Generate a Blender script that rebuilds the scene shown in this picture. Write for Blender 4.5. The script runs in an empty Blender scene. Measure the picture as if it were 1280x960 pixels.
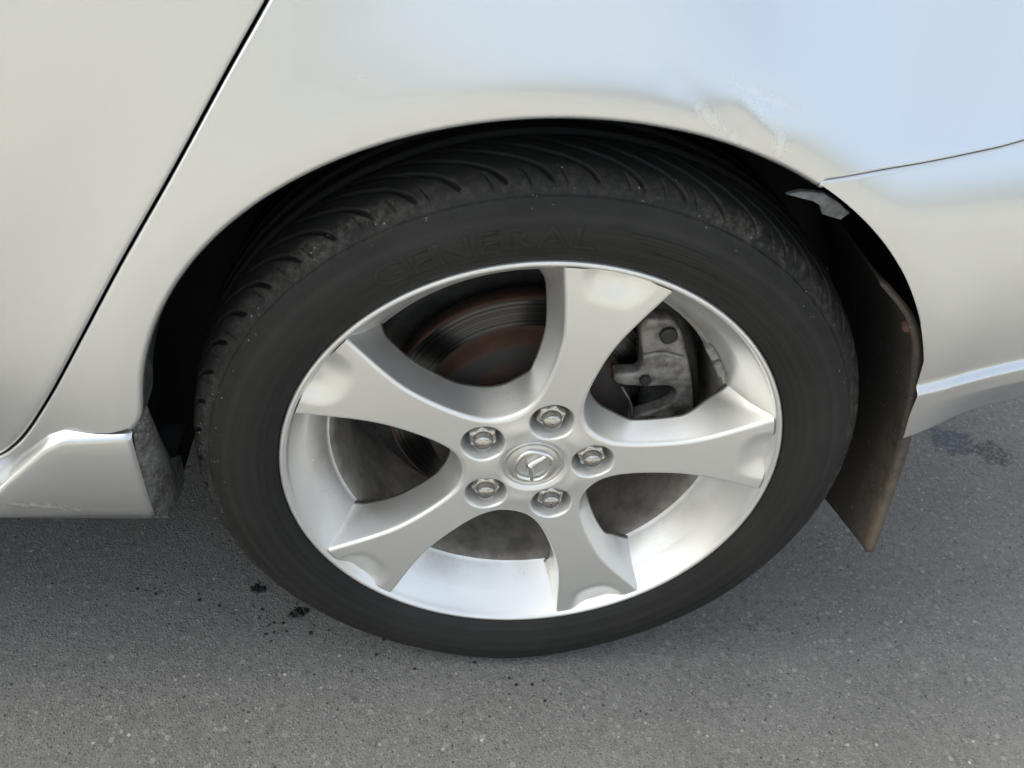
import bpy, bmesh, math, random
import numpy as np
from mathutils import Vector, Matrix

S = bpy.context.scene
C = S.collection
rng = random.Random(4)
nrg = np.random.default_rng(7)

# ------------------------------------------------------------------ camera
cam = bpy.data.cameras.new("camera")
cam.sensor_fit = 'HORIZONTAL'; cam.sensor_width = 36.0; cam.lens = 30.46
cam.clip_start = 0.02; cam.clip_end = 3000
co = bpy.data.objects.new("camera", cam); C.objects.link(co); S.camera = co
_r = Vector((0.992848, -0.076278, 0.091839)); _u = Vector((-0.021049, 0.645377, 0.763574)); _f = Vector((0.117514, 0.760046, -0.639155))
M = Matrix((_r, _u, -_f)).transposed().to_4x4()
M.translation = Vector((-0.1188, -0.5550, 0.8897))
co.matrix_world = M

# ------------------------------------------------------------------ sky, sun, exposure
SUN_EL, SUN_AZ = math.radians(43), math.radians(-60)      # from behind the car: the camera side lies in the car's own shade
w = bpy.data.worlds.new("World"); S.world = w; w.use_nodes = True
nt = w.node_tree; nt.nodes.clear()
sky = nt.nodes.new("ShaderNodeTexSky"); sky.sky_type = 'NISHITA'; sky.sun_disc = False
sky.sun_elevation = SUN_EL; sky.sun_rotation = SUN_AZ
sky.air_density = 0.5; sky.dust_density = 10.0; sky.ozone_density = 1.0
bg = nt.nodes.new("ShaderNodeBackground"); bg.inputs['Strength'].default_value = 0.15
wo = nt.nodes.new("ShaderNodeOutputWorld")
veil = nt.nodes.new("ShaderNodeMix"); veil.data_type = 'RGBA'     # broken thin cloud, the same all over the sky
veil.inputs[7].default_value = (1.62, 1.65, 1.68, 1)
wtc = nt.nodes.new("ShaderNodeTexCoord"); wmp = nt.nodes.new("ShaderNodeMapping"); wmp.inputs['Scale'].default_value = (1, 1, 1.8); wmp.inputs['Location'].default_value = (3.7, .6, 1.0)
wno = nt.nodes.new("ShaderNodeTexNoise"); wno.inputs['Scale'].default_value = 1.7; wno.inputs['Detail'].default_value = 5; wno.inputs['Roughness'].default_value = .5
wmr = nt.nodes.new("ShaderNodeMapRange"); wmr.interpolation_type = 'SMOOTHSTEP'
for k_, v_ in zip((1, 2, 3, 4), (.38, .64, .16, .62)): wmr.inputs[k_].default_value = v_
nt.links.new(wtc.outputs['Generated'], wmp.inputs[0]); nt.links.new(wmp.outputs[0], wno.inputs['Vector']); nt.links.new(wno.outputs['Fac'], wmr.inputs[0]); nt.links.new(wmr.outputs[0], veil.inputs[0])
nt.links.new(sky.outputs[0], veil.inputs[6]); nt.links.new(veil.outputs[2], bg.inputs['Color']); nt.links.new(bg.outputs[0], wo.inputs['Surface'])
sl = bpy.data.lights.new("sun", 'SUN'); sl.energy = 1.5; sl.angle = math.radians(10); sl.color = (1.0, 0.992, 0.98)
so = bpy.data.objects.new("sun", sl); C.objects.link(so)
sd = Vector((math.sin(SUN_AZ) * math.cos(SUN_EL), math.cos(SUN_AZ) * math.cos(SUN_EL), math.sin(SUN_EL)))
so.rotation_euler = (-sd).to_track_quat('-Z', 'Y').to_euler(); so.location = sd * 8
S.view_settings.view_transform = 'Standard'; S.view_settings.look = 'None'
S.view_settings.gamma = 1.0; S.view_settings.use_curve_mapping = False
S.view_settings.exposure = 2.45
S.view_settings.use_white_balance = True; S.view_settings.white_balance_temperature = 6850; S.view_settings.white_balance_tint = 0.3
S.render.engine = 'CYCLES'
S.cycles.use_denoising = True
S.cycles.max_bounces = 8

ZC = 0.304            # wheel centre height
YM = 0.1025           # tyre mid plane

# ------------------------------------------------------------------ material helpers
class NT:
    def __init__(s, name):
        s.m = bpy.data.materials.new(name); s.m.use_nodes = True
        s.t = s.m.node_tree; s.t.nodes.clear()
        s.out = s.t.nodes.new("ShaderNodeOutputMaterial")
        s.b = s.t.nodes.new("ShaderNodeBsdfPrincipled")
        s.t.links.new(s.b.outputs[0], s.out.inputs[0])
        s.tc = s.t.nodes.new("ShaderNodeTexCoord")
        s.P = s.tc.outputs['Object']
    def put(s, sock, v):
        if isinstance(v, bpy.types.NodeSocket): s.t.links.new(v, sock)
        elif isinstance(v, (tuple, list)) and len(v) == 3 and sock.type == 'RGBA': sock.default_value = (*v, 1)
        else: sock.default_value = v
    def set(s, **k):
        for a, v in k.items(): s.put(s.b.inputs[a.replace('_', ' ')], v)
        return s
    def math(s, op, a, b=None, c=None, clamp=False):
        n = s.t.nodes.new("ShaderNodeMath"); n.operation = op; n.use_clamp = clamp
        for i, v in enumerate((a, b, c)):
            if v is not None: s.put(n.inputs[i], v)
        return n.outputs[0]
    def vm(s, op, a, b=None, scale=None):
        n = s.t.nodes.new("ShaderNodeVectorMath"); n.operation = op
        s.put(n.inputs[0], a)
        if b is not None: s.put(n.inputs[1], b)
        if scale is not None: s.put(n.inputs['Scale'], scale)
        return n.outputs['Value'] if op in ('DOT_PRODUCT', 'LENGTH', 'DISTANCE') else n.outputs[0]
    def sep(s, v):
        n = s.t.nodes.new("ShaderNodeSeparateXYZ"); s.put(n.inputs[0], v); return n.outputs
    def comb(s, x, y, z):
        n = s.t.nodes.new("ShaderNodeCombineXYZ")
        for i, v in enumerate((x, y, z)): s.put(n.inputs[i], v)
        return n.outputs[0]
    def noise(s, scale, detail=4, rough=.6, vec=None, dist=0.0):
        n = s.t.nodes.new("ShaderNodeTexNoise"); n.inputs['Scale'].default_value = scale
        n.inputs['Detail'].default_value = detail; n.inputs['Roughness'].default_value = rough
        n.inputs['Distortion'].default_value = dist
        s.put(n.inputs['Vector'], vec if vec is not None else s.P); return n.outputs['Fac']
    def voro(s, scale, vec=None, feature='F1', out='Distance', rand=1.0):
        n = s.t.nodes.new("ShaderNodeTexVoronoi"); n.feature = feature
        n.inputs['Scale'].default_value = scale; n.inputs['Randomness'].default_value = rand
        s.put(n.inputs['Vector'], vec if vec is not None else s.P); return n.outputs[out]
    def rng(s, v, a, b, c=0.0, d=1.0, smooth=True):
        n = s.t.nodes.new("ShaderNodeMapRange")
        n.interpolation_type = 'SMOOTHSTEP' if smooth else 'LINEAR'
        s.put(n.inputs[0], v)
        for i, x in enumerate((a, b, c, d)): n.inputs[i + 1].default_value = x
        return n.outputs[0]
    def mix(s, f, a, b, mode='MIX'):
        n = s.t.nodes.new("ShaderNodeMix"); n.data_type = 'RGBA'; n.blend_type = mode
        s.put(n.inputs[0], f); s.put(n.inputs[6], a); s.put(n.inputs[7], b); return n.outputs[2]
    def ramp(s, v, stops):
        n = s.t.nodes.new("ShaderNodeValToRGB"); s.put(n.inputs[0], v)
        e = n.color_ramp.elements
        while len(e) < len(stops): e.new(0.5)
        for i, (p, c) in enumerate(stops): e[i].position = p; e[i].color = (*c, 1)
        return n.outputs[0]
    def bump(s, h, strength=.3, dist=.001, normal=None):
        n = s.t.nodes.new("ShaderNodeBump"); n.inputs['Strength'].default_value = strength; n.inputs['Distance'].default_value = dist
        s.put(n.inputs['Height'], h)
        if normal is not None: s.put(n.inputs['Normal'], normal)
        s.put(s.b.inputs['Normal'], n.outputs[0]); return n.outputs[0]

MAT = {}
def paint(name, scuffs=True):
    n = NT(name)
    col = (0.630, 0.643, 0.655)
    x, y, z = n.sep(n.P)
    # road film low on the car
    low = n.rng(z, 0.36, 0.25)
    g = n.noise(9, 5, .65)
    film = n.math('MULTIPLY', n.rng(g, .30, .70), n.math('MULTIPLY', low, .30))
    col = n.mix(film, col, (0.25, 0.225, 0.19))
    rough = .27
    coat = 1.0
    if scuffs:
        P2 = n.comb(x, 0.0, z)
        segs = [((.083, .6925), (.137, .6755), .0012, .40), ((.066, .675), (.079, .667), .0022, .75), ((.079, .667), (.098, .655), .0016, .45),
                ((.097, .683), (.125, .661), .0014, .45), ((.127, .659), (.1295, .649), .0022, .85), ((-.462, .292), (-.418, .283), .0011, .6), ((-.43, .289), (-.405, .279), .0010, .5),
                ((-.155, .680), (-.1535, .680), .0010, .4)]
        wob = n.math('MULTIPLY', n.math('SUBTRACT', n.noise(150, 2, .6), .5), .0050)
        tot = None
        for a, b, wd, am in segs:
            d = (b[0] - a[0], 0, b[1] - a[1]); L2 = d[0] ** 2 + d[2] ** 2
            pa = n.vm('SUBTRACT', P2, (a[0], 0, a[1]))
            t = n.math('DIVIDE', n.vm('DOT_PRODUCT', pa, d), L2, clamp=True)
            q = n.vm('SUBTRACT', pa, n.vm('SCALE', d, scale=t))
            ds = n.math('ADD', n.vm('LENGTH', q), wob)
            mk = n.rng(ds, wd * 2.2, 0.0, 0, am)
            tot = mk if tot is None else n.math('MAXIMUM', tot, mk)
        tot = n.math('MULTIPLY', n.math('MULTIPLY', tot, .36), n.rng(n.noise(210, 2, .6), .28, .62))
        col = n.mix(tot, col, (0.86, 0.85, 0.83))
        rough = n.math('ADD', rough, n.math('MULTIPLY', tot, .25))
        n.set(Metallic=n.math('SUBTRACT', .9, n.math('MULTIPLY', tot, .7)))
        coat = n.math('SUBTRACT', 1.0, n.math('MULTIPLY', tot, .8))
    else:
        n.set(Metallic=.9)
    n.set(Base_Color=col, Roughness=rough, Coat_Weight=coat, Coat_Roughness=.07, Coat_IOR=1.5)
    return n.m
MAT['paint'] = paint('silver_paint')

def wheel_paint():
    n = NT('wheel_silver')
    g = n.noise(28, 5, .65); g2 = n.noise(190, 3, .6)
    x, y, z = n.sep(n.P)
    r = n.vm('LENGTH', n.comb(x, 0.0, z))
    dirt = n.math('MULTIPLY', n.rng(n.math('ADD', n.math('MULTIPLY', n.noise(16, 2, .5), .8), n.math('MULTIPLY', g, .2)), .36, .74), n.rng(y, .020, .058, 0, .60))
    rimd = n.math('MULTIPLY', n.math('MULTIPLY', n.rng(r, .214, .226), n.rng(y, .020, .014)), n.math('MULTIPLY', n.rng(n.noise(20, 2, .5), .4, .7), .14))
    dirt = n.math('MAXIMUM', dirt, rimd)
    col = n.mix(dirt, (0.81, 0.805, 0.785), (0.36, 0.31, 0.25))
    chip = n.rng(n.vm('LENGTH', n.vm('MULTIPLY', n.vm('SUBTRACT', n.P, (-.2078, .040, -.0135)), (1, 1, .62))), .0030, .0016)
    col = n.mix(n.math('MULTIPLY', chip, n.rng(g2, .40, .5)), col, (.88, .88, .86))
    vs = n.voro(420); vsc = n.sep(n.voro(420, out='Color'))
    spk = n.math('MULTIPLY', n.math('MULTIPLY', n.rng(vs, .40, .15), n.math('GREATER_THAN', vsc[0], .80)), n.math('MULTIPLY', n.rng(y, .024, .056), n.rng(g, .42, .60)))
    col = n.mix(n.math('MULTIPLY', spk, .55), col, (.22, .19, .15))
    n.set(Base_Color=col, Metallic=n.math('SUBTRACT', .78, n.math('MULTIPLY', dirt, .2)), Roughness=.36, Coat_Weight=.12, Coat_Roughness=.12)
    return n.m
MAT['wheel'] = wheel_paint()

def simple(name, col, rough=.5, metal=0.0, var=.25, scale=40, bump=.0, col2=None, **k):
    n = NT(name)
    g = n.noise(scale, 5, .65)
    c2 = col2 if col2 else tuple(c * (1 - var) for c in col)
    n.set(Base_Color=n.mix(n.rng(g, .35, .68), col, c2), Roughness=rough, Metallic=metal, **k)
    if bump: n.bump(n.noise(scale * 6, 4, .7), bump, .001)
    return n.m
MAT['chrome'] = simple('bright_chrome', (0.62, 0.61, 0.59), .13, 1.0, .3, 150)
MAT['cap'] = simple('cap_silver', (0.66, 0.655, 0.64), .34, .85, .12, 60, Coat_Weight=.4, Coat_Roughness=.1)
MAT['edge'] = simple('machined_lip', (0.74, 0.74, 0.74), .24, .95, .15, 90)
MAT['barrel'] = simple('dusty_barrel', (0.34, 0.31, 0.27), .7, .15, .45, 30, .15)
MAT['black'] = simple('black_plastic', (0.012, 0.012, 0.012), .75, 0, .4, 25, .2)
MAT['iron'] = simple('cast_metal', (0.30, 0.29, 0.27), .55, .45, .4, 70, .35, col2=(0.12, 0.105, 0.09))
MAT['darkiron'] = simple('dark_cast_iron', (0.060, 0.058, 0.055), .6, .4, .5, 45, .25)
MAT['lead'] = simple('zinc_weight', (0.30, 0.29, 0.27), .6, .3, .35, 120, .2)
MAT['tab'] = simple('grey_tab', (0.20, 0.215, 0.235), .42, .1, .5, 130, .3)
MAT['cabin'] = simple('tinted_glass', (0.01, 0.012, 0.013), .08, 0, .1, 10)
MAT['tar'] = simple('tar', (0.008, 0.008, 0.009), .5, 0, .3, 200, .2)

def rust_mat():
    n = NT('rusty_disc')
    x, y, z = n.sep(n.P)
    r = n.vm('LENGTH', n.comb(x, 0.0, z))
    ring = n.noise(420, 3, .6, n.comb(r, 0.0, 0.0)); g = n.noise(40, 5, .7)
    face = n.math('MULTIPLY', n.rng(r, .105, .109), n.rng(r, .1385, .136))
    gr = n.rng(n.math('ADD', n.math('MULTIPLY', g, .6), n.math('MULTIPLY', ring, .4)), .35, .68)
    rust = n.mix(gr, (0.085, 0.036, 0.019), (0.034, 0.022, 0.017))
    hat = n.rng(n.math('ADD', r, n.math('MULTIPLY', n.math('SUBTRACT', g, .5), .03)), .062, .086)
    rust = n.mix(n.math('MULTIPLY', hat, n.rng(r, .101, .097)), rust, (0.030, 0.026, 0.024))
    steel = n.mix(n.rng(ring, .4, .62), (0.085, 0.083, 0.081), (0.032, 0.031, 0.030))
    n.set(Base_Color=n.mix(face, rust, steel), Metallic=n.math('MULTIPLY', face, .95), Roughness=n.rng(face, 0, 1, .85, .30), Anisotropic=n.math('MULTIPLY', face, .5))
    n.bump(n.math('ADD', n.math('MULTIPLY', ring, .5), g), .2, .0006)
    return n.m
MAT['rust'] = rust_mat()

def rubber():
    n = NT('tyre_rubber')
    x, y, z = n.sep(n.P)
    r = n.vm('LENGTH', n.comb(x, 0.0, z))
    ys = n.math('SUBTRACT', n.math('ABSOLUTE', n.math('SUBTRACT', y, YM)), 0.0)   # distance from mid plane
    g = n.noise(26, 6, .7); g2 = n.noise(150, 4, .75); g3 = n.noise(7, 3, .5)
    base = n.mix(n.rng(g3, .35, .7), (0.0130, 0.0128, 0.0125), (0.0205, 0.0199, 0.0191))
    # dusty scuffed shoulder band
    band = n.math('MULTIPLY', n.rng(r, .288, .300), n.rng(ys, .076, .086))
    dust = n.math('MULTIPLY', band, n.rng(n.math('ADD', n.math('MULTIPLY', g, .35), n.math('MULTIPLY', g2, .65)), .44, .62))
    patch = n.rng(n.noise(5, 2, .5), .38, .62, .35, 1)
    col = n.mix(n.math('MULTIPLY', n.math('MULTIPLY', dust, patch), .58), base, (0.120, 0.107, 0.086))
    # pale grit caught on the shoulder
    vd = n.voro(330); vc = n.sep(n.voro(330, out='Color'))
    gritr = n.math('MULTIPLY', n.math('MULTIPLY', n.rng(vd, .30, .12), n.math('GREATER_THAN', vc[0], .86)), n.math('MULTIPLY', n.rng(r, .276, .296), n.math('MULTIPLY', n.rng(ys, .072, .085), n.rng(g, .48, .62))))
    col = n.mix(n.math('MULTIPLY', gritr, .9), col, (0.42, 0.40, 0.36))
    # concentric moulding tone on the side wall
    rn = n.noise(170, 2, .5, n.comb(r, 0.0, 0.0))
    side = n.rng(r, .290, .282)
    col = n.mix(n.math('MULTIPLY', n.math('MULTIPLY', side, n.rng(rn, .4, .65)), .35), col, (0.034, 0.0325, 0.0305))
    n.set(Base_Color=col, Roughness=n.rng(g, .3, .7, .55, .72), Specular_IOR_Level=.25)
    n.bump(n.math('ADD', n.math('MULTIPLY', rn, n.math('MULTIPLY', side, .5)), n.math('MULTIPLY', g2, .5)), .18, .0008)
    return n.m
MAT['rubber'] = rubber()

def flapmat():
    n = NT('muddy_rubber')
    x, y, z = n.sep(n.P)
    g = n.noise(22, 6, .7); g2 = n.noise(120, 4, .7)
    edge = n.rng(y, .055, -.004); low = n.rng(z, .42, .22)
    mud = n.math('MULTIPLY', n.rng(n.math('ADD', n.math('MULTIPLY', g, .6), n.math('MULTIPLY', g2, .4)), .30, .62), n.math('ADD', n.math('MULTIPLY', edge, .55), n.math('MULTIPLY', n.math('MULTIPLY', low, edge), .5)), clamp=True)
    mud = n.math('ADD', mud, n.math('MULTIPLY', low, .25), clamp=True)
    col = n.mix(mud, (0.020, 0.019, 0.018), (0.120, 0.095, 0.070))
    v = n.voro(240); vc = n.sep(n.voro(240, out='Color'))
    col = n.mix(n.math('MULTIPLY', n.math('MULTIPLY', n.rng(v, .35, .15), n.math('GREATER_THAN', vc[0], .93)), .6), col, (0.20, 0.19, 0.175))
    n.set(Base_Color=col, Roughness=.62)
    n.bump(g2, .3, .0008)
    return n.m
MAT['flap'] = flapmat()

def endcap():
    n = NT('muddy_skirt_end')
    g = n.noise(38, 6, .75); g2 = n.noise(170, 4, .7)
    m = n.rng(n.math('ADD', n.math('MULTIPLY', g, .6), n.math('MULTIPLY', g2, .4)), .38, .62)
    col = n.mix(m, (0.17, 0.175, 0.168), (0.050, 0.043, 0.035))
    v = n.voro(300); vc = n.sep(n.voro(300, out='Color'))
    col = n.mix(n.math('MULTIPLY', n.math('MULTIPLY', n.rng(v, .35, .15), n.math('GREATER_THAN', vc[0], .80)), .8), col, (0.36, 0.34, 0.31))
    n.set(Base_Color=col, Roughness=.8, Metallic=.05); n.bump(g2, .5, .0015)
    return n.m
MAT['endcap'] = endcap()

def asphalt():
    n = NT('asphalt')
    P = n.P
    x, y, z = n.sep(P)
    g0 = n.noise(2.2, 4, .55); g1 = n.noise(14, 5, .65); g2 = n.noise(95, 5, .75); g3 = n.noise(420, 3, .7)
    base = n.mix(n.rng(g0, .35, .65), (0.150, 0.150, 0.146), (0.177, 0.177, 0.172))
    base = n.mix(n.math('MULTIPLY', n.rng(n.noise(6.5, 4, .6), .38, .66), .30), base, (0.119, 0.117, 0.111))
    base = n.mix(n.math('MULTIPLY', n.rng(g1, .32, .7), .5), base, (0.130, 0.130, 0.127))
    base = n.mix(n.math('MULTIPLY', n.rng(g2, .38, .62), .45), base, (0.234, 0.232, 0.224))
    base = n.mix(n.math('MULTIPLY', n.rng(g3, .55, .35), .40), base, (0.070, 0.068, 0.065))
    v1 = n.voro(330, out='Color'); d1 = n.voro(330); c1 = n.sep(v1)
    st = n.math('MULTIPLY', n.rng(d1, .55, .30), n.math('GREATER_THAN', c1[0], .45))
    base = n.mix(n.math('MULTIPLY', st, .6), base, n.ramp(c1[1], [(0, (.055, .055, .055)), (.40, (.14, .137, .13)), (.75, (.24, .225, .20)), (1, (.36, .355, .34))]))
    v4 = n.voro(125, out='Color'); d4 = n.voro(125); c4 = n.sep(v4)
    st4 = n.math('MULTIPLY', n.rng(d4, .50, .30), n.math('GREATER_THAN', c4[0], .62))
    base = n.mix(n.math('MULTIPLY', st4, .50), base, n.ramp(c4[1], [(0, (.075, .074, .072)), (.5, (.17, .165, .155)), (.85, (.26, .25, .235)), (1, (.36, .35, .33))]))
    v2 = n.voro(120, out='Color'); d2 = n.voro(120); c2 = n.sep(v2)
    st2 = n.math('MULTIPLY', n.rng(d2, .30, .14), n.math('GREATER_THAN', c2[0], .955))
    base = n.mix(n.math('MULTIPLY', st2, .75), base, n.ramp(c2[1], [(0, (.30, .29, .27)), (.6, (.40, .39, .37)), (1, (.52, .51, .48))]))
    d3 = n.voro(170); c3 = n.sep(n.voro(170, out='Color'))
    pit = n.math('MULTIPLY', n.rng(d3, .34, .12), n.math('GREATER_THAN', c3[0], .955))
    base = n.mix(n.math('MULTIPLY', pit, .75), base, (0.022, 0.022, 0.022))
    # spilt tar patch by the rear corner, and crumbs of tar by the tyre
    def spot(cx, cy, rx, ry, rough=.9):
        q = n.vm('MULTIPLY', n.vm('SUBTRACT', n.comb(x, y, 0.0), (cx, cy, 0)), (1 / rx, 1 / ry, 0))
        dd = n.math('ADD', n.vm('LENGTH', q), n.math('MULTIPLY', n.math('SUBTRACT', n.noise(38, 4, .8), .5), rough * 2.6))
        return n.rng(dd, 1.0, .70)
    sp = n.math('MULTIPLY', spot(.744, .384, .042, .034), n.rng(n.noise(110, 3, .75), .36, .50))
    base = n.mix(n.math('MULTIPLY', sp, .85), base, (0.024, 0.036, 0.058))
    sp2 = n.math('MULTIPLY', spot(.797, .360, .040, .030), n.rng(n.noise(130, 3, .75), .40, .55))
    base = n.mix(n.math('MULTIPLY', sp2, .7), base, (0.032, 0.030, 0.034))
    n.set(Base_Color=base, Roughness=n.math('SUBTRACT', .88, n.math('MULTIPLY', sp, .35)), Specular_IOR_Level=.35)
    h = n.math('ADD', n.math('MULTIPLY', g2, .6), n.math('ADD', n.math('MULTIPLY', n.rng(d1, .6, .1), .4), n.math('SUBTRACT', n.math('MULTIPLY', st2, .3), n.math('MULTIPLY', pit, .8))))
    n.bump(h, .75, .0022)
    return n.m
MAT['asphalt'] = asphalt()

# ------------------------------------------------------------------ mesh helpers
def mk(name, V, F, mat, parent=None, smooth=True, normals=None, loc=None):
    me = bpy.data.meshes.new(name)
    me.from_pydata([tuple(v) for v in V], [], [tuple(int(i) for i in f) for f in F])
    me.materials.append(mat)
    if smooth: me.polygons.foreach_set('use_smooth', [True] * len(me.polygons))
    me.update()
    if normals is not None: me.normals_split_custom_set_from_vertices([tuple(n) for n in normals])
    o = bpy.data.objects.new(name, me); C.objects.link(o)
    if parent is not None: o.parent = parent
    if loc is not None: o.location = loc
    return o

def grid_faces(nr, nc, closed=False, off=0, flip=False):
    r = np.arange(nr - 1)[:, None]; c = np.arange(nc if closed else nc - 1)[None, :]
    a = r * nc + c; b = r * nc + (c + 1) % nc; d = (r + 1) * nc + c; e = (r + 1) * nc + (c + 1) % nc
    f = np.stack([a, b, e, d], -1).reshape(-1, 4) + off
    return f[:, ::-1] if flip else f

def weld(V, F, tol=1e-5):
    V = np.asarray(V); k = np.round(V / tol).astype(np.int64)
    _, idx, inv = np.unique(k, axis=0, return_index=True, return_inverse=True)
    inv = inv.reshape(-1)
    F2 = []
    for f in F:
        g = []
        for i in inv[np.asarray(f)]:
            if not g or g[-1] != i: g.append(int(i))
        if len(g) > 1 and g[0] == g[-1]: g.pop()
        if len(g) >= 3 and len(set(g)) == len(g): F2.append(g)
    return V[idx], F2

def vnormals(V, F):
    N = np.zeros_like(V)
    for f in F:
        p = V[f]; n = np.cross(p[1] - p[0], p[2] - p[0])
        if len(f) == 4: n = n + np.cross(p[2] - p[0], p[3] - p[0])
        N[f] += n
    l = np.linalg.norm(N, axis=1, keepdims=True); l[l == 0] = 1
    return N / l

def revolve(prof, n=256, a0=0.0, a1=2 * math.pi, closed=True):
    """profile of (r, y) turned about the y axis, wheel coordinates (centre at origin)"""
    prof = np.asarray(prof, float)
    th = np.linspace(a0, a1, n, endpoint=not closed)
    V = np.stack([prof[:, None, 0] * np.cos(th), np.repeat(prof[:, 1:2], n, 1), prof[:, None, 0] * np.sin(th)], -1).reshape(-1, 3)
    return V, grid_faces(len(prof), n, closed)

def catmull(P, n, closed=False):
    P = np.asarray(P, float); m = len(P)
    seg = m if closed else m - 1
    out = []
    for i in range(seg):
        p0 = P[(i - 1) % m] if closed or i > 0 else 2 * P[0] - P[1]
        p1, p2 = P[i], P[(i + 1) % m]
        p3 = P[(i + 2) % m] if closed or i + 2 < m else 2 * P[-1] - P[-2]
        for t in np.linspace(0, 1, n, endpoint=False):
            out.append(.5 * (2 * p1 + (p2 - p0) * t + (2 * p0 - 5 * p1 + 4 * p2 - p3) * t ** 2 + (3 * p1 - p0 - 3 * p2 + p3) * t ** 3))
    if not closed: out.append(P[-1])
    return np.array(out)

def resample(P, n):
    P = np.asarray(P, float); d = np.r_[0, np.cumsum(np.linalg.norm(np.diff(P, axis=0), axis=1))]
    s = np.linspace(0, d[-1], n)
    return np.stack([np.interp(s, d, P[:, k]) for k in range(P.shape[1])], -1)

def tube(path, rad, sides=8, closed=False):
    P = np.asarray(path, float); n = len(P); V = []
    rad = np.broadcast_to(rad, (n,))
    for i in range(n):
        t = P[(i + 1) % n] - P[i - 1] if closed or 0 < i < n - 1 else (P[1] - P[0] if i == 0 else P[-1] - P[-2])
        t = t / np.linalg.norm(t); up = np.array([0, 1., 0]) if abs(t[1]) < .9 else np.array([1., 0, 0])
        a = np.cross(t, up); a /= np.linalg.norm(a); b = np.cross(t, a)
        for k in range(sides):
            q = 2 * math.pi * k / sides; V.append(P[i] + rad[i] * (math.cos(q) * a + math.sin(q) * b))
    F = [list(f) for f in grid_faces(n, sides, True)]
    if closed:
        F += [[(n - 1) * sides + k, (n - 1) * sides + (k + 1) % sides, (k + 1) % sides, k] for k in range(sides)]
    else:
        F += [list(range(sides)), list(range((n - 1) * sides, n * sides))[::-1]]
    return np.array(V), F

def join(*parts):
    V, F, o = [], [], 0
    for v, f in parts:
        V.append(np.asarray(v)); F += [[int(i) + o for i in q] for q in f]; o += len(v)
    return np.concatenate(V), F

def box(x0, x1, y0, y1, z0, z1):
    V = [(x, y, z) for x in (x0, x1) for y in (y0, y1) for z in (z0, z1)]
    return np.array(V, float), [[0, 1, 3, 2], [4, 6, 7, 5], [0, 4, 5, 1], [2, 3, 7, 6], [0, 2, 6, 4], [1, 5, 7, 3]]

def extrude_outline(name, pts, y0, y1, bev, mat, parent, loc=None):
    """closed outline in x,z given thickness along y (y0 is the outboard face) with a rounded outboard edge"""
    bm = bmesh.new()
    vs = [bm.verts.new((p[0], y0, p[1])) for p in pts]
    f = bm.faces.new(vs)
    r = bmesh.ops.extrude_face_region(bm, geom=[f])
    nv = [g for g in r['geom'] if isinstance(g, bmesh.types.BMVert)]
    bmesh.ops.translate(bm, verts=nv, vec=(0, y1 - y0, 0))
    bm.edges.ensure_lookup_table()
    if bev:
        ed = [e for e in bm.edges if all(abs(v.co.y - y0) < 1e-6 for v in e.verts)]
        bmesh.ops.bevel(bm, geom=ed, offset=bev, segments=3, profile=.5, affect='EDGES')
    bmesh.ops.recalc_face_normals(bm, faces=bm.faces)
    bmesh.ops.triangulate(bm, faces=[q for q in bm.faces if len(q.verts) > 4])
    me = bpy.data.meshes.new(name); bm.to_mesh(me); bm.free(); me.materials.append(mat)
    for p in me.polygons: p.use_smooth = True
    me.set_sharp_from_angle(angle=math.radians(40))
    o = bpy.data.objects.new(name, me); C.objects.link(o)
    if parent: o.parent = parent
    if loc is not None: o.location = loc
    return o


# ------------------------------------------------------------------ the ground: one sheet
lines = [-1500, -400, -120, -40, -12, -4, -1.5, 0, 1.5, 4, 12, 40, 120, 400, 1500]
GV = np.array([(x, y, 0) for y in lines for x in lines], float)
road = mk('road', GV, grid_faces(len(lines), len(lines)), MAT['asphalt'], smooth=False)
road['kind'] = 'structure'

# ------------------------------------------------------------------ the car
car = bpy.data.objects.new('silver_car', None); C.objects.link(car); car.empty_display_size = .2
car['label'] = 'silver car seen close at its rear wheel, alloy wheel with five wide spokes'
car['category'] = 'car'

def sstep(t): t = np.clip(t, 0, 1); return t * t * (3 - 2 * t)
def Ysurf(x, z):
    x = np.asarray(x, float); z = np.asarray(z, float)
    rho = np.hypot(x, z - ZC)
    B = -.004 + .25 * np.maximum(0, z - .56) ** 2 + .45 * np.maximum(0, x - .12) ** 2 + .6 * np.maximum(0, .45 - z) ** 2
    q = np.clip((rho - .355) / .04, 0, 1)
    F = -.016 + .21 * (.04 * (q ** 3 - q ** 4 / 2) + np.maximum(0, rho - .395))
    k = .006
    h = np.clip(.5 + .5 * (F - B) / k, 0, 1)
    e = np.clip(z - .645 + .055 * sstep((x - .09) / .14), 0, None); q = np.clip((x + .24) / .34, 0, 1)
    T = (.17 + .16 * sstep((x - .04) / .24)) * q * q * (3 - 2 * q) * (np.minimum(e, .06) ** 2 / .12 + np.maximum(0, e - .06))
    return T + F * (1 - h) + B * h - k * h * (1 - h)

def segd(x, z, a, b):
    d = np.array(b) - np.array(a); t = np.clip(((x - a[0]) * d[0] + (z - a[1]) * d[1]) / (d @ d), 0, 1)
    return np.hypot(x - a[0] - t * d[0], z - a[1] - t * d[1])
def dents(x, z):
    y = 0
    for a, b, wd, am in [((.05, .690), (.10, .660), .007, .0011), ((.095, .684), (.128, .652), .006, -.0012), ((.10, .687), (.14, .672), .006, .0009),
                         ((.07, .655), (.10, .672), .010, .0009)]:
        y = y + .42 * am * np.exp(-(segd(x, z, a, b) / (wd * 1.25)) ** 2)
    return y

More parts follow.
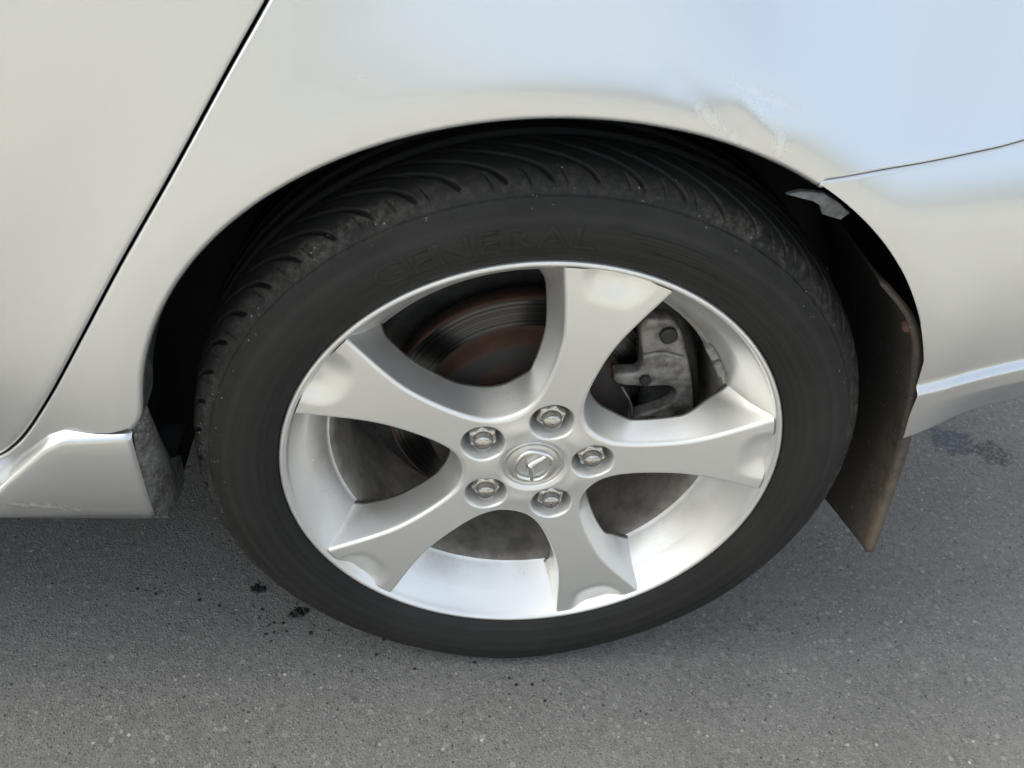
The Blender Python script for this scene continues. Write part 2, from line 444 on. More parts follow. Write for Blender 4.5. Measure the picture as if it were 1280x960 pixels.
def coons(c0, c1, d0, d1, ns, nt_):
    c0, c1 = resample(c0, ns), resample(c1, ns); d0, d1 = resample(d0, nt_), resample(d1, nt_)
    s = np.linspace(0, 1, ns)[None, :, None]; t = np.linspace(0, 1, nt_)[:, None, None]
    return ((1 - t) * c0[None] + t * c1[None] + (1 - s) * d0[:, None] + s * d1[:, None]
            - ((1 - s) * (1 - t) * c0[0] + s * (1 - t) * c0[-1] + (1 - s) * t * c1[0] + s * t * c1[-1]))

def panel(name, P, yfun, mat, rolls, parent=car):
    """P: grid of x,z; rolls: per edge (t0, s1, t1, s0) the (radius, depth) of the folded edge"""
    nt_, ns = P.shape[:2]
    V = np.stack([P[..., 0], yfun(P[..., 0], P[..., 1]), P[..., 1]], -1).reshape(-1, 3)
    F = [list(f) for f in grid_faces(nt_, ns)]
    idx = np.arange(nt_ * ns).reshape(nt_, ns)
    edges = [idx[0, :], idx[:, -1], idx[-1, ::-1], idx[::-1, 0]]
    inner = [idx[1, :], idx[:, -2], idx[-2, ::-1], idx[::-1, 1]]
    parts = [V]; n0 = len(V)
    for e, inn, rl in zip(edges, inner, rolls):
        if not rl: continue
        rad, dep = rl
        p = V[e]; t = np.gradient(p[:, [0, 2]], axis=0); t /= np.linalg.norm(t, axis=1, keepdims=True) + 1e-12
        nn = np.stack([t[:, 1], -t[:, 0]], -1)
        s_ = np.sign((nn * (p - V[inn])[:, [0, 2]]).sum(1)); s_ = np.where(np.median(s_) < 0, -1.0, 1.0)
        nn = nn * s_
        prev = e
        for a, dd in [(22, 0), (45, 0), (67, 0), (90, 0), (90, dep)]:
            a = math.radians(a)
            q = p.copy(); q[:, [0, 2]] += nn * rad * math.sin(a); q[:, 1] += rad * (1 - math.cos(a)) + dd
            ids = np.arange(n0, n0 + len(q)); n0 += len(q); parts.append(q)
            for i in range(len(e) - 1): F.append([prev[i + 1], prev[i], ids[i], ids[i + 1]])
            prev = ids
    V = np.concatenate(parts)
    return mk(name, V, F, mat, parent)

ARC = np.array([(163.1, .346), (157.7, .3498), (153.7, .3533), (147.8, .358), (142.0, .3615), (135.6, .3628), (127.4, .3620), (120.0, .3616), (112.6, .3606), (107.4, .3603),
                (103.1, .3602), (99.0, .3594), (94.8, .3589), (90.6, .3582), (85.3, .3576), (79.8, .3573), (73.9, .3576), (67.6, .3588), (63.1, .3603), (57.4, .3600), (51.4, .3582),
                (45.3, .3561), (39.2, .3541), (32.5, .3521), (27.1, .35)])
_pc = np.polyfit((ARC[:, 0] - 95) / 70, ARC[:, 1], 7)
def arc_r(deg): return np.polyval(_pc, (np.asarray(deg, float) - 95) / 70)
def arch(a0, a1, n=120, off=0.0):
    a = np.linspace(a0, a1, n); r = arc_r(a) + off
    return np.stack([r * np.cos(np.radians(a)), ZC + r * np.sin(np.radians(a))], -1)

AR = .005   # arch lip radius: the flat panel stops this far outside the visible edge
seam = catmull([(-.04, 1.0), (-.118, .865), (-.170, .782), (-.2090, .7195), (-.2384, .6732), (-.2787, .6080), (-.3247, .5358), (-.3623, .4741), (-.4008, .4110), (-.4324, .3640), (-.4518, .3410), (-.4680, .3272), (-.4900, .3160), (-.56, .306), (-.70, .300)], 12)
def offset(P, d):
    t = np.gradient(P, axis=0); t /= np.linalg.norm(t, axis=1, keepdims=True)
    return P + np.stack([-t[:, 1], t[:, 0]], -1) * d
seam_q = offset(seam, .0042)          # rear of the gap (quarter panel side)
seam_d = offset(seam, -.0034)
if seam_q[40, 0] < seam_d[40, 0]: seam_q, seam_d = seam_d, seam_q
bs = catmull([(0.16, 0.6262), (0.1987, 0.6316), (0.243, 0.637), (0.2879, 0.6439), (0.3272, 0.6513), (0.4072, 0.6723), (.55, 0.7113), (.80, .79)], 14)

# quarter panel: three patches welded (above the arch, towards the tail, down to the sill)
def panel2(name, grids, yfun, mat, rolls, parent=car):
    V, F, o = [], [], 0
    for P in grids:
        a, b = P.shape[:2]
        v = np.stack([P[..., 0], yfun(P[..., 0], P[..., 1]), P[..., 1]], -1).reshape(-1, 3)
        f = grid_faces(a, b, off=o); p = v[f - o]
        if np.median(np.cross(p[:, 1] - p[:, 0], p[:, 2] - p[:, 0])[:, 1]) > 0: f = f[:, ::-1]
        V.append(v); F += [list(q) for q in f]; o += len(v)
    for curve, inside, rad, dep in rolls:
        c = np.asarray(curve); p = np.stack([c[:, 0], yfun(c[:, 0], c[:, 1]), c[:, 1]], -1)
        t = np.gradient(c, axis=0); t /= np.linalg.norm(t, axis=1, keepdims=True) + 1e-12
        nn = np.stack([t[:, 1], -t[:, 0]], -1)
        sg = -1.0 if np.median((nn * (np.asarray(inside) - c)).sum(1)) > 0 else 1.0
        nn = nn * sg
        ring = [p]
        for a, dd in [(18, 0), (36, 0), (54, 0), (72, 0), (90, 0), (90, dep)]:
            a = math.radians(a); q = p.copy(); q[:, [0, 2]] += nn * rad * math.sin(a); q[:, 1] += rad * (1 - math.cos(a)) + dd; ring.append(q)
        R = np.concatenate(ring); f = grid_faces(len(ring), len(c), off=o)
        m = len(c) // 2; nrm = np.cross(R[m + 1] - R[m], R[m + len(c)] - R[m])
        if nrm[1] > 0: f = f[:, ::-1]
        V.append(R); F += [list(q) for q in f]; o += len(R)
    V, F = weld(np.concatenate(V), F, 1e-5)
    return mk(name, V, F, mat, parent)
def lin(a, b, n): return np.asarray(a)[None] + (np.asarray(b) - np.asarray(a))[None] * np.linspace(0, 1, n)[:, None]
NTQ = 230
ar = arch(62.9, 163.1, 300, AR)
sqd = seam_q[seam_q[:, 1] > .312][::-1]                                    # bottom to top
dirs = ar - np.array([0, ZC]); ang_s = np.arctan2(sqd[:, 1] - ZC, sqd[:, 0])
out_ = []
for d in dirs:
    a_ = math.atan2(d[1], d[0])
    k_ = np.interp(a_, ang_s[::-1], np.hypot(sqd[:, 0], sqd[:, 1] - ZC)[::-1], left=9)
    out_.append(np.array([0, ZC]) + d / np.linalg.norm(d) * min(k_, (1.0 - ZC) / max(1e-6, math.sin(a_))))
out_ = np.array(out_)
gA = ar[None] + (out_ - ar)[None] * (np.linspace(0, 1, NTQ) ** 1.15)[:, None, None]
d0 = offset(bs, .0034); d0 = np.concatenate([[ar[0]], d0[3:]])
ray0, ray1 = gA[:, 0], gA[:, -1]
NB = 150
def coons_g(left, right, bottom, top):               # left/right sampled already (same count)
    n_ = len(left); m_ = len(bottom); s_ = np.linspace(0, 1, m_)[None, :, None]; t_ = (np.linspace(0, 1, n_) ** 1.15)[:, None, None]
    return ((1 - s_) * left[:, None] + s_ * right[:, None] + (1 - t_) * bottom[None] + t_ * top[None]
            - ((1 - s_) * (1 - t_) * bottom[0] + s_ * (1 - t_) * bottom[-1] + (1 - s_) * t_ * top[0] + s_ * t_ * top[-1]))
gB = coons_g(ray0, lin(d0[-1], (.80, 1.0), NTQ), resample(d0, NB), lin(ray0[-1], (.80, 1.0), NB))
NC = 60
endc = catmull([ar[-1], (-.3385, .3930), (-.3460, .3805)], 12)
sq_low = np.concatenate([[out_[-1]], sqd[(np.arctan2(sqd[:, 1] - ZC, sqd[:, 0]) > math.atan2(dirs[-1][1], dirs[-1][0])) & (sqd[:, 0] > -.4455)][::-1]])
low = catmull([(-.3460, .3805), (-.362, .3745), (-.388, .3700), (-.418, .352), sq_low[-1]], 20)
gC = coons_g(ray1, resample(low, NTQ), resample(endc, NC), resample(sq_low, NC))
arch_edge = np.concatenate([gA[0], gC[0][1:]]); seam_edge = np.concatenate([gA[-1][gA[-1][:, 1] < .9995], gC[-1][1:]])
panel2('quarter_panel', [gA, gB, gC], lambda x, z: Ysurf(x, z) + dents(x, z), MAT['paint'],
       [(arch_edge, (0.0, 1.6), AR, .028), (seam_edge, (.3, .9), .003, .012), (gB[0], (.5, 1.2), .0012, .010), (gB[:, -1], (.5, .9), .05, .30)])

# rear door
sdn = seam_d
c0 = np.array([(-1.15, .296), (sdn[-1, 0], sdn[-1, 1])])
c1 = np.array([(-1.15, 1.0), (sdn[0, 0], 1.0)])
panel('rear_door', coons(c0, c1, np.array([(-1.15, .296), (-1.15, 1.0)]), sdn[::-1], 120, 260), Ysurf, MAT['paint'], [None, (.003, .012), None, None])

# sill strip under the door
st = seam_q[seam_q[:, 0] < -.428]
panel('sill', coons(np.array([(st[0, 0], .26), (-.56, .24)]), st[st[:, 0] > -.56], np.array([(st[0, 0], .26), st[0]]), np.array([(-.56, .24), st[st[:, 0] > -.56][-1]]), 80, 50),
      lambda x, z: Ysurf(x, z) + .0008, MAT['paint'], [None, None, (.003, .012), None])

# rear bumper
def crease(x): return np.interp(x, [.30, .3194, .3562, .4195, .55, .8], [.426, .4325, .4421, .4505, .463, .49])
def ybump(x, z):
    s = sstep((crease(x) + .0035 - z) / .0075)
    wx = sstep((x - .332) / .10)
    tuck = .35 * wx * np.maximum(0, crease(x) - .02 - z) + sstep((x - .20) / .20) * (.10 * np.minimum(np.maximum(0, .61 - z), .06) ** 2 / .12 + .10 * np.maximum(0, .55 - z))
    return Ysurf(x, z) - .0065 * s + tuck
c0 = np.concatenate([arch(62.2, 27, 120, AR * .8), catmull([arch(27, 26, 2, AR * .8)[0], (.3215, .4371), (.3265, .405), (.3340, .375)], 12)[1:]])
d0 = offset(bs, -.0010); d0 = np.concatenate([[c0[0]], d0[2:]])
lo = catmull([(.3340, .375), (.3768, .388), (.4403, .396), (.55, .412), (.80, .445)], 16)
c1 = np.array([d0[-1], (.80, .46)])
panel('rear_bumper', coons(c0, c1, d0, lo, 260, 260), ybump, MAT['paint'], [(AR * .8, .0), (.005, .0), (.05, .30), (.0028, .012)])

# side skirt with its end cap
def skirt_sec(x):
    # (y, z) from under the body, over the rounded top shelf, down the face and under
    topz = np.interp(x, [-1.15, -.56, -.4752, -.4534, -.4159, -.40, -.3443], [.303, .301, .2985, .3226, .3600, .3700, .3745])
    yo = -.0195
    r = .007
    sec = [(.03, topz + .004), (.0, topz + .0035), (yo + r * 1.6, topz + .002)]
    for a in np.linspace(20, 90, 6):
        sec.append((yo + r - r * math.sin(math.radians(a)), topz - r * (1 - math.cos(math.radians(a)))))
    zb = .2655
    for k in np.linspace(.15, 1, 8):
        z = topz - r + (zb - topz + r) * k
        sec.append((yo + .001 * k + .006 * k ** 3, z))
    sec += [(yo + .013, zb - .0035), (yo + .024, zb - .005), (.12, zb - .006)]
    return sec
xs = np.concatenate([np.linspace(-1.15, -.52, 8), np.linspace(-.50, -.352, 50), [-.349, -.3468, -.3455]])
SV = []
for i, x in enumerate(xs):
    sec = np.array(skirt_sec(min(x, -.3443)))
    if x > -.351:
        inn = [-.3455 - x, 0][0]; k = 1 - inn / .0055; sec[:, 0] += .0035 * max(0, k) ** 2; sec[:, 1] = sec[:, 1] + (0.32 - sec[:, 1]) * .012 * max(0, k) ** 2
    SV += [(x, y, z) for y, z in sec]
SV = np.array(SV); nsec = len(skirt_sec(0))
skirt = mk('side_skirt', SV, grid_faces(len(xs), nsec), MAT['paint'], car)
# end cap: dirty closing plate between skirt and wheel house
front = np.array([(-.0040, .3880), (-.0125, .3735), (-.0155, .350), (-.0150, .320), (-.0125, .290), (-.0085, .2685), (.006, .246)])
back = np.array([(.014, .3930), (.030, .358), (.044, .315), (.054, .280), (.060, .262), (.062, .224)])
nk = 26
fr, bk = resample(front, nk), resample(back, nk)
EV = []
for k in np.linspace(0, 1, 18):
    pts = fr + (bk - fr) * k
    for j, (y, z) in enumerate(pts):
        EV.append((-.3466 + .0115 * math.sin(k * math.pi) * (1 - .4 * j / nk) + .0018 * math.sin(40 * z + 60 * y), y, z))
cap = mk('skirt_end_cap', np.array(EV), grid_faces(18, nk), MAT['endcap'], skirt)
b2 = np.array([(.050, .280), (.066, .266), (.077, .257), (.0775, .240), (.0745, .224), (.050, .226), (.010, .2405), (.030, .262)])
extr = [(-.356, y, z) for y, z in b2] + [(-.3425, y, z) for y, z in b2]
n = len(b2)
mk('jacking_flange', np.array(extr), [list(range(n)), list(range(n, 2 * n))[::-1]] + [[i, i + n, (i + 1) % n + n, (i + 1) % n] for i in range(n)], MAT['endcap'], skirt, smooth=False)

# wheel house
th0, th1 = 15, 197
V, F = revolve([(.364, .010), (.368, .03), (.372, .10), (.372, .19), (.362, .245), (.33, .262), (.0, .264)], 120, math.radians(th0), math.radians(th1), False)
V[:, 1] = np.where((V[:, 2] < -.036) & (V[:, 0] < 0), np.maximum(V[:, 1], .085), V[:, 1])
V[:, 2] += ZC
mk('wheel_arch_liner', V, F, MAT['black'], car)

# torn grey tab on the liner
tp = np.array([(.158, .6030), (.168, .6065), (.186, .6060), (.200, .5990), (.2125, .5905), (.2070, .5840), (.1985, .5860), (.1910, .5880), (.1870, .5950), (.1800, .5985), (.1720, .6000)])
extrude_outline('liner_bracket', tp, .012, .016, .001, MAT['tab'], car)

# mud flap
fo = catmull([(.262, .528), (.288, .505), (.311, .470), (.330, .414), (.345, .354), (.356, .288), (.369, .199)], 10)
FV = []; NY = 22
for side in (0, 1):
    for (x, z), i in zip(fo, range(len(fo))):
        tz = i / (len(fo) - 1)
        for j in range(NY):
            v = j / (NY - 1)
            y = .001 + .180 * v + .010 * max(0, 1 - tz * 6)
            roll = .010 * math.exp(-v / .05)             # the outer edge turns back
            FV.append((x + side * .004 - .16 * y * tz + roll * side * .5 - .002 * math.exp(-v / .03), y, z - (.02 * v if i > len(fo) - 14 else .0)))
n1 = len(fo) * NY
F = [list(f) for f in grid_faces(len(fo), NY)] + [list(f) for f in grid_faces(len(fo), NY, off=n1, flip=True)]
bd = list(range(NY)) + [i * NY + NY - 1 for i in range(1, len(fo))] + [(len(fo) - 1) * NY + j for j in range(NY - 2, -1, -1)] + [i * NY for i in range(len(fo) - 2, 0, -1)]
for a, b in zip(bd, bd[1:] + bd[:1]): F.append([b, a, a + n1, b + n1])
flap = mk('mud_flap', np.array(FV), F, MAT['flap'], car)
MAT['rustscrew'] = simple('rusty_screw', (0.11, 0.070, 0.050), .8, .2, .4, 200, .3)
V, F = revolve([(0, -.003), (.0035, -.003), (.0055, -.001), (.006, .002)], 20)
V = V[:, [1, 0, 2]] * [1, 1, 1]
sc = mk('screw', V, F, MAT['rustscrew'], flap, loc=(.300, .012, .487))

# car body above and behind the panels (it shades the wheel side)
def loft(secs, x):
    V = [(xx, y, z) for xx, sec in zip(x, secs) for y, z in sec]; n = len(secs[0])
    F = [list(f) for f in grid_faces(len(x), n, True)] + [list(range(n)), list(range((len(x) - 1) * n, len(x) * n))[::-1]]
    return np.array(V), F
def up(top, y): return [(.07 + y, .69), (.065 + y, .93), (.10 + y, top), (1.65 - y, top), (1.685 - y, .93), (1.68 - y, .69)]
b_up = loft([up(.74, .10), up(.86, .06), up(.97, .0), up(1.0, 0), up(1.0, 0), up(.98, .0), up(.95, .1)], [-3.25, -3.05, -2.3, -1.9, .3, .62, .70])
b_l = box(-3.15, -.43, .07, 1.68, .25, .688)
b_i = box(-.4298, .40, .29, 1.68, .17, .688)
b_r = box(.4002, .66, .13, 1.62, .44, .688)
body = mk('body', *join(b_up, b_l, b_i, b_r), MAT['black'], car, smooth=False)
def cab(h, ins): return [(.09 + ins * .2, 1.001), (.15 + ins * .5, 1.001 + (h - 1) * .45), (.34 + ins * .3, h - .03), (.46, h), (1.29, h), (1.41 - ins * .3, h - .03), (1.60 - ins * .5, 1.001 + (h - 1) * .45), (1.66 - ins * .2, 1.001)]
mk('cabin', *loft([cab(1.03, .1), cab(1.38, 0), cab(1.46, 0), cab(1.45, 0), cab(1.40, .05), cab(1.05, .15)], [-2.15, -1.45, -1.0, -.1, .28, .66]), MAT['paint'], car, smooth=False)

# ------------------------------------------------------------------ the wheel
wheel = bpy.data.objects.new('wheel', None); C.objects.link(wheel); wheel.parent = car
wheel.location = (0, 0, ZC); wheel.empty_display_size = .1

# --- tyre
NCOL = 2200
half = [(.2350, .0150), (.2362, .0118), (.2380, .0090), (.2415, .0062), (.2440, .0050), (.2452, .0036), (.2470, .0030), (.2520, .0008), (.2580, -.0015), (.2640, -.0026), (.2700, -.0028),
        (.2745, -.0026), (.2758, -.0018), (.2766, -.0013), (.2820, -.0002), (.2870, .0013), (.2905, .0028), (.2925, .0037), (.2932, .0043), (.2938, .0058), (.2943, .0064), (.2962, .0072), (.2985, .0090), (.3010, .0110)]
sh = catmull([(.3010, .0110), (.3042, .0142), (.3072, .0185), (.3098, .0240), (.3116, .0310), (.3132, .0410), (.3146, .0530), (.3153, .0620), (.3160, .0820), (.3163, YM)], 8)
sh = resample(sh, 92)
prof = np.concatenate([np.array(half)[:-1], sh])
mir = prof[::-1][1:].copy(); mir[:, 1] = 2 * YM - mir[:, 1]
mir = mir[::2]
prof = np.concatenate([prof, mir])
th = np.linspace(0, 2 * math.pi, NCOL, endpoint=False)
PR, PY = prof[:, 0][:, None] + 0 * th, prof[:, 1][:, None] + 0 * th
tg = np.gradient(prof, axis=0); tg /= np.linalg.norm(tg, axis=1, keepdims=True)
nr, ny = tg[:, 1], -tg[:, 0]            # outward normal in (r, y)
yy = np.where(PY < YM, PY, 2 * YM - PY)
v = yy - .0115
deg = np.degrees(th)[None, :] + np.where(PY > YM, 3.2, 0.0)
PITCH = 360 / 56
sweep = 2.2 * np.clip(v / .016, -1, 9) + 11.5 * np.clip(v / .05, 0, 9) ** 2
slope = (2.2 / .016 + 2 * 11.5 * np.clip(v, 0, 9) / .05 ** 2) * math.pi / 180 * .31
ph = (deg - sweep - 93.5 % PITCH) / PITCH
dd = np.abs(ph - np.round(ph)) * PITCH * math.pi / 180 * .31 / np.sqrt(1 + slope ** 2)
on = sstep((yy - .0105) / .006) * sstep((.064 - yy) / .004) * (PR > .298)
dep = .0055 * (1 - sstep((dd - .0009) / .0011)) * on * (1 - .92 * sstep((yy - .029) / .024))
ph2 = (deg - 1.6 * v / .016 - 93.5 % PITCH) / PITCH + .5
ph2b = ph2 + .22 * np.sin(np.round(ph2) * 2.1)
d2 = np.abs(ph2b - np.round(ph2b)) * PITCH * math.pi / 180 * .31
on2 = sstep((yy - .0095) / .003) * sstep((.0225 - yy) / .004) * (PR > .297)
dep = np.maximum(dep, .0022 * (1 - sstep((d2 - .0002) / .0008)) * on2)
for yc, hw in ((.0665, .0042), (.0905, .0038)):
    dep = np.maximum(dep, .006 * (1 - sstep((np.abs(yy - yc) - hw) / .0015)))
# soft irregular wear of the shoulder blocks
wear = .0005 * np.sin(deg * .9 + 2) * sstep((yy - .008) / .01)
R_ = PR - dep * nr[:, None] * 1.0 - np.abs(wear); Y_ = PY - dep * ny[:, None]
X = R_ * np.cos(th); Z = R_ * np.sin(th)
zg = -ZC + .0008
sq = np.maximum(0, zg - Z)
Z = np.maximum(Z, zg)
lowb = np.clip((-Z - .20) / .10, 0, 1) ** 2
Y_ = np.where(PY < YM, Y_ - .008 * lowb * np.exp(-((PR - .282) / .018) ** 2) * np.clip(1 - np.abs(X) / .17, 0, 1), Y_)
TV = np.stack([X, Y_, Z], -1).reshape(-1, 3)
me = bpy.data.meshes.new('tyre')
TF = grid_faces(len(prof), NCOL, True)
me.vertices.add(len(TV)); me.vertices.foreach_set('co', TV.ravel())
me.loops.add(TF.size); me.loops.foreach_set('vertex_index', TF.ravel().astype(np.int32))
me.polygons.add(len(TF)); me.polygons.foreach_set('loop_start', np.arange(0, TF.size, 4, dtype=np.int32))
me.update(calc_edges=True); me.validate()
me.polygons.foreach_set('use_smooth', [True] * len(me.polygons)); me.materials.append(MAT['rubber'])
tyre = bpy.data.objects.new('tyre', me); C.objects.link(tyre); tyre.parent = wheel

# --- raised lettering on the side wall
hp = np.array(half)
def wall_y(r): return np.interp(r, hp[:, 0], hp[:, 1])
def sidewall_text(txt, a_left, a_right, r0, r1, name, lift=.00035):
    cu = bpy.data.curves.new(name, 'FONT'); cu.body = txt; cu.resolution_u = 3; cu.offset = .012
    ob = bpy.data.objects.new(name, cu); C.objects.link(ob)
    dg = bpy.context.evaluated_depsgraph_get(); tm = bpy.data.meshes.new_from_object(ob.evaluated_get(dg))
    bm = bmesh.new(); bm.from_mesh(tm)
    bpy.data.objects.remove(ob); bpy.data.meshes.remove(tm); bpy.data.curves.remove(cu)
    bmesh.ops.remove_doubles(bm, verts=bm.verts, dist=1e-4)
    bmesh.ops.triangulate(bm, faces=bm.faces)
    bmesh.ops.subdivide_edges(bm, edges=[e for e in bm.edges if e.calc_length() > .12], cuts=2)
    r = bmesh.ops.extrude_face_region(bm, geom=list(bm.faces))
    for g in r['geom']:
        if isinstance(g, bmesh.types.BMVert): g.co.z = 1
    xs_ = [q.co.x for q in bm.verts]; ys_ = [q.co.y for q in bm.verts]
    x0, x1, y0, y1 = min(xs_), max(xs_), min(ys_), max(ys_)
    for q in bm.verts:
        a = math.radians(a_left + (a_right - a_left) * (q.co.x - x0) / (x1 - x0)); rr = r0 + (r1 - r0) * (q.co.y - y0) / (y1 - y0)
        q.co = Vector((rr * math.cos(a), wall_y(rr) + .0006 - (lift + .0006) * (q.co.z), rr * math.sin(a)))
    bmesh.ops.recalc_face_normals(bm, faces=bm.faces)
    m2 = bpy.data.meshes.new(name); bm.to_mesh(m2); bm.free(); m2.materials.append(MAT['rubber'])
    o = bpy.data.objects.new(name, m2); C.objects.link(o); o.parent = wheel
    return o
sidewall_text('GENERAL', 124, 86, .2515, .2735, 'raised_lettering')
def bar(a0, a1, r0, r1, lift, n_):
    a = np.radians(np.linspace(a0, a1, n_)); pv = []
    for rr, l in ((r0, -.0006), (r0, lift), (r1, lift), (r1, -.0006)):
        pv.append(np.stack([rr * np.cos(a), wall_y(rr) - l + 0 * a, rr * np.sin(a)], -1))
    mk('raised_bar', np.concatenate(pv), grid_faces(4, n_), MAT['rubber'], wheel, smooth=False)
for q_ in [(81, 66, .2700, .2730, .0006, 30), (79, 67, .2640, .2662, .0006, 30), (76, 63, .2575, .2600, .0006, 30)]: bar(*q_)
for k in range(9): bar(186 + k * 2.6, 187.1 + k * 2.6, .247, .254, .0005, 4)     # small moulded strokes low on the left

# --- rim: lip, outer flange and the sloping bright barrel
CONE = [(.2278, .0150), (.2262, .0185), (.2140, .0335), (.2125, .0350), (.1975, .0590), (.1962, .0612), (.1945, .0625)]
V, F = revolve([(.2335, .0180), (.2350, .0140), (.2349, .0112), (.2340, .0100), (.2325, .0094), (.2310, .0098), (.2297, .0110), (.2287, .0130)] + CONE, 360)
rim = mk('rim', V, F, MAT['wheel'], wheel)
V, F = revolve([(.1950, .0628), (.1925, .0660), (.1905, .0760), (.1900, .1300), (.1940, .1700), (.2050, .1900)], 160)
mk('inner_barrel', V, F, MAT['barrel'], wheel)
def rcone(y): return np.interp(y, [.0150, .0185, .0335, .0350, .0590, .0612], [.2278, .2262, .2140, .2125, .1975, .1962])

# --- five spokes and the hub, one casting split where the spokes leave the hub
def wid(r): return .0178 + .06 * (r - .1) + .305 * .012 * np.log1p(np.exp(np.clip((r - .156) / .012, -30, 30)))
def dfun(r, ph):
    K = .020
    a = np.abs(r * np.sin(ph)) - wid(r); a2 = r * np.sin(2 * math.pi / 5 - np.abs(ph)) - wid(r); b = r - .0480
    return -K * np.log(np.exp(-a / K) + np.exp(-a2 / K) + np.exp(-b / K))
P36 = math.pi / 5
def r0_of(off):
    lo_, hi_ = .04, .12
    for _ in range(50):
        m = (lo_ + hi_) / 2
        if dfun(m, P36) < off: lo_ = m
        else: hi_ = m
    return lo_
def phi_of(r, off):
    lo_ = np.zeros_like(r); hi_ = np.full_like(r, P36)
    full = dfun(r, hi_) <= off
    for _ in range(50):
        m = (lo_ + hi_) / 2; c = dfun(r, m) < off
        lo_ = np.where(c, m, lo_); hi_ = np.where(c, hi_, m)
    return np.where(full, P36, (lo_ + hi_) / 2)
def yface(r): return np.interp(r, [.0285, .030, .034, .040, .070, .100, .160, .2275], [.0245, .0222, .0206, .0210, .0212, .0196, .0158, .0126])
def yfull(r, ph):
    y = yface(r)
    # lug pocket
    dp = np.hypot(r * np.cos(ph) - .0574, r * np.sin(ph))
    y = y - .0016 * np.exp(-((r - .047) / .011) ** 2) * (1 - np.cos(5 * ph)) * .5
    k = 1 - sstep((dp - .0128) / .0090)
    y = y + (.0500 - y) * k
    # scoop at the rim end of the spoke
    e = np.sqrt((np.maximum(0, .2290 - r) / .036) ** 2 + (np.abs(r * np.sin(ph)) / .0335) ** 2.6)
    y = y + .0068 * sstep((1 - e) / .80)
    return y
RMAX = .2277
NU, NTC, NH = 120, 72, 52
OFF0 = -.0026
rh = np.linspace(.0285, r0_of(OFF0), NH)[:-1]
u = np.linspace(0, 1, NU)
A0 = math.radians(78.4)
AV, AF, n0 = [], [], 0
for s in range(5):
    ac = A0 + s * 2 * P36
    rr = np.concatenate([rh, r0_of(OFF0) + (RMAX - r0_of(OFF0)) * u ** 1.8])
    pm = np.concatenate([np.full(NH - 1, P36), phi_of(rr[NH - 1:], OFF0)])
    t = np.linspace(-1, 1, NTC + 1)
    Rg = rr[:, None] + 0 * t; Pg = pm[:, None] * t
    Yg = yfull(Rg, Pg)
    AV.append(np.stack([Rg * np.cos(ac + Pg), Yg, Rg * np.sin(ac + Pg)], -1).reshape(-1, 3))
    AF += [list(f) for f in grid_faces(len(rr), NTC + 1, off=n0)]; n0 += len(AV[-1])
    # bevelled edge and deep drafted sides
    rows = [(OFF0, 0), (-.0016, .0003), (-.0007, .0009), (0, .0020), (.0005, .0036)]
    for sgn in (-1, 1):
        G = []
        for off, rel in rows:
            r0 = r0_of(off); rm = min(RMAX, rcone(yface(RMAX) + rel) + (.0008 if rel else 1))
            r_ = r0 + (rm - r0) * u ** 1.8; ph_ = phi_of(r_, off) * sgn
            y_ = (yfull(r_, ph_) if rel == 0 else yface(r_) + rel)
            G.append(np.stack([r_ * np.cos(ac + ph_), y_, r_ * np.sin(ac + ph_)], -1))
        for k in np.linspace(.06, 1, 12):
            off = .0005 + .0075 * k; kk = k; ye = .0162 + (.0612 - .0162) * k
            r0 = r0_of(off); rm = rcone(ye) + .0010
            r_ = r0 + (rm - r0) * u ** 1.8
            ex = .0075 * k * np.clip(1 - (rm - r_) / .016, 0, 1) ** 2
            side_ = (.0030 if sgn > 0 else -.0042) * k * sstep((r_ - r0) / .030)      # one flank drafted, the other nearly straight
            ph_ = np.minimum(P36, phi_of(r_, off) + (ex + side_) / r_) * sgn
            ys = yface(r_) + .0036; yb = .0575 + .0037 * sstep((r_ - .15) / .04) - (.0150 * sstep((r_ - r0) / .026) * sstep((.190 - r_) / .045) if sgn > 0 else 0); y_ = ys + (yb - ys) * k
            G.append(np.stack([r_ * np.cos(ac + ph_), y_, r_ * np.sin(ac + ph_)], -1))
        AV.append(np.concatenate(G)); AF += [list(f) for f in grid_faces(len(G), NU, off=n0, flip=(sgn > 0))]; n0 += len(AV[-1])
        # back of the spoke
        e = G[-1]; c = np.stack([np.hypot(e[:, 0], e[:, 2]) * math.cos(ac), e[:, 1] + .004, np.hypot(e[:, 0], e[:, 2]) * math.sin(ac)], -1)
        AV.append(np.concatenate([e, c])); AF += [list(f) for f in grid_faces(2, NU, off=n0, flip=(sgn > 0))]; n0 += len(AV[-1])
    # solid back of the hub
AV = np.concatenate(AV)
AV, AF = weld(AV, AF, 2e-6)
AN = vnormals(AV, AF)
# all outboard normals should face the viewer side (-y) on the face
ctr = np.array([AV[f].mean(0) for f in AF])
fr_ = np.hypot(ctr[:, 0], ctr[:, 2])
sel = (np.hypot(AV[:, 0], AV[:, 2]) > .1) & (AV[:, 1] < .018)
if np.median(AN[sel, 1]) > 0:
    AF = [f[::-1] for f in AF]; AN = -AN
ang = np.arctan2(ctr[:, 2], ctr[:, 0])
reg = np.where(fr_ < .090, -1, np.round((ang - A0) / (2 * P36)).astype(int) % 5)
for k in (-1, 0, 1, 2, 3, 4):
    fs = [AF[i] for i in np.nonzero(reg == k)[0]]
    ids = np.unique(np.concatenate([np.array(f) for f in fs])); mp = {int(a): i for i, a in enumerate(ids)}
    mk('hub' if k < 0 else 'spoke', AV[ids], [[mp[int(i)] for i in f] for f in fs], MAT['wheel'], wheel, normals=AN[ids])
V, F = revolve([(.0, .064), (.0690, .064), (.0690, .0610)], 120)
mk('hub_back', V, F, MAT['barrel'], wheel)

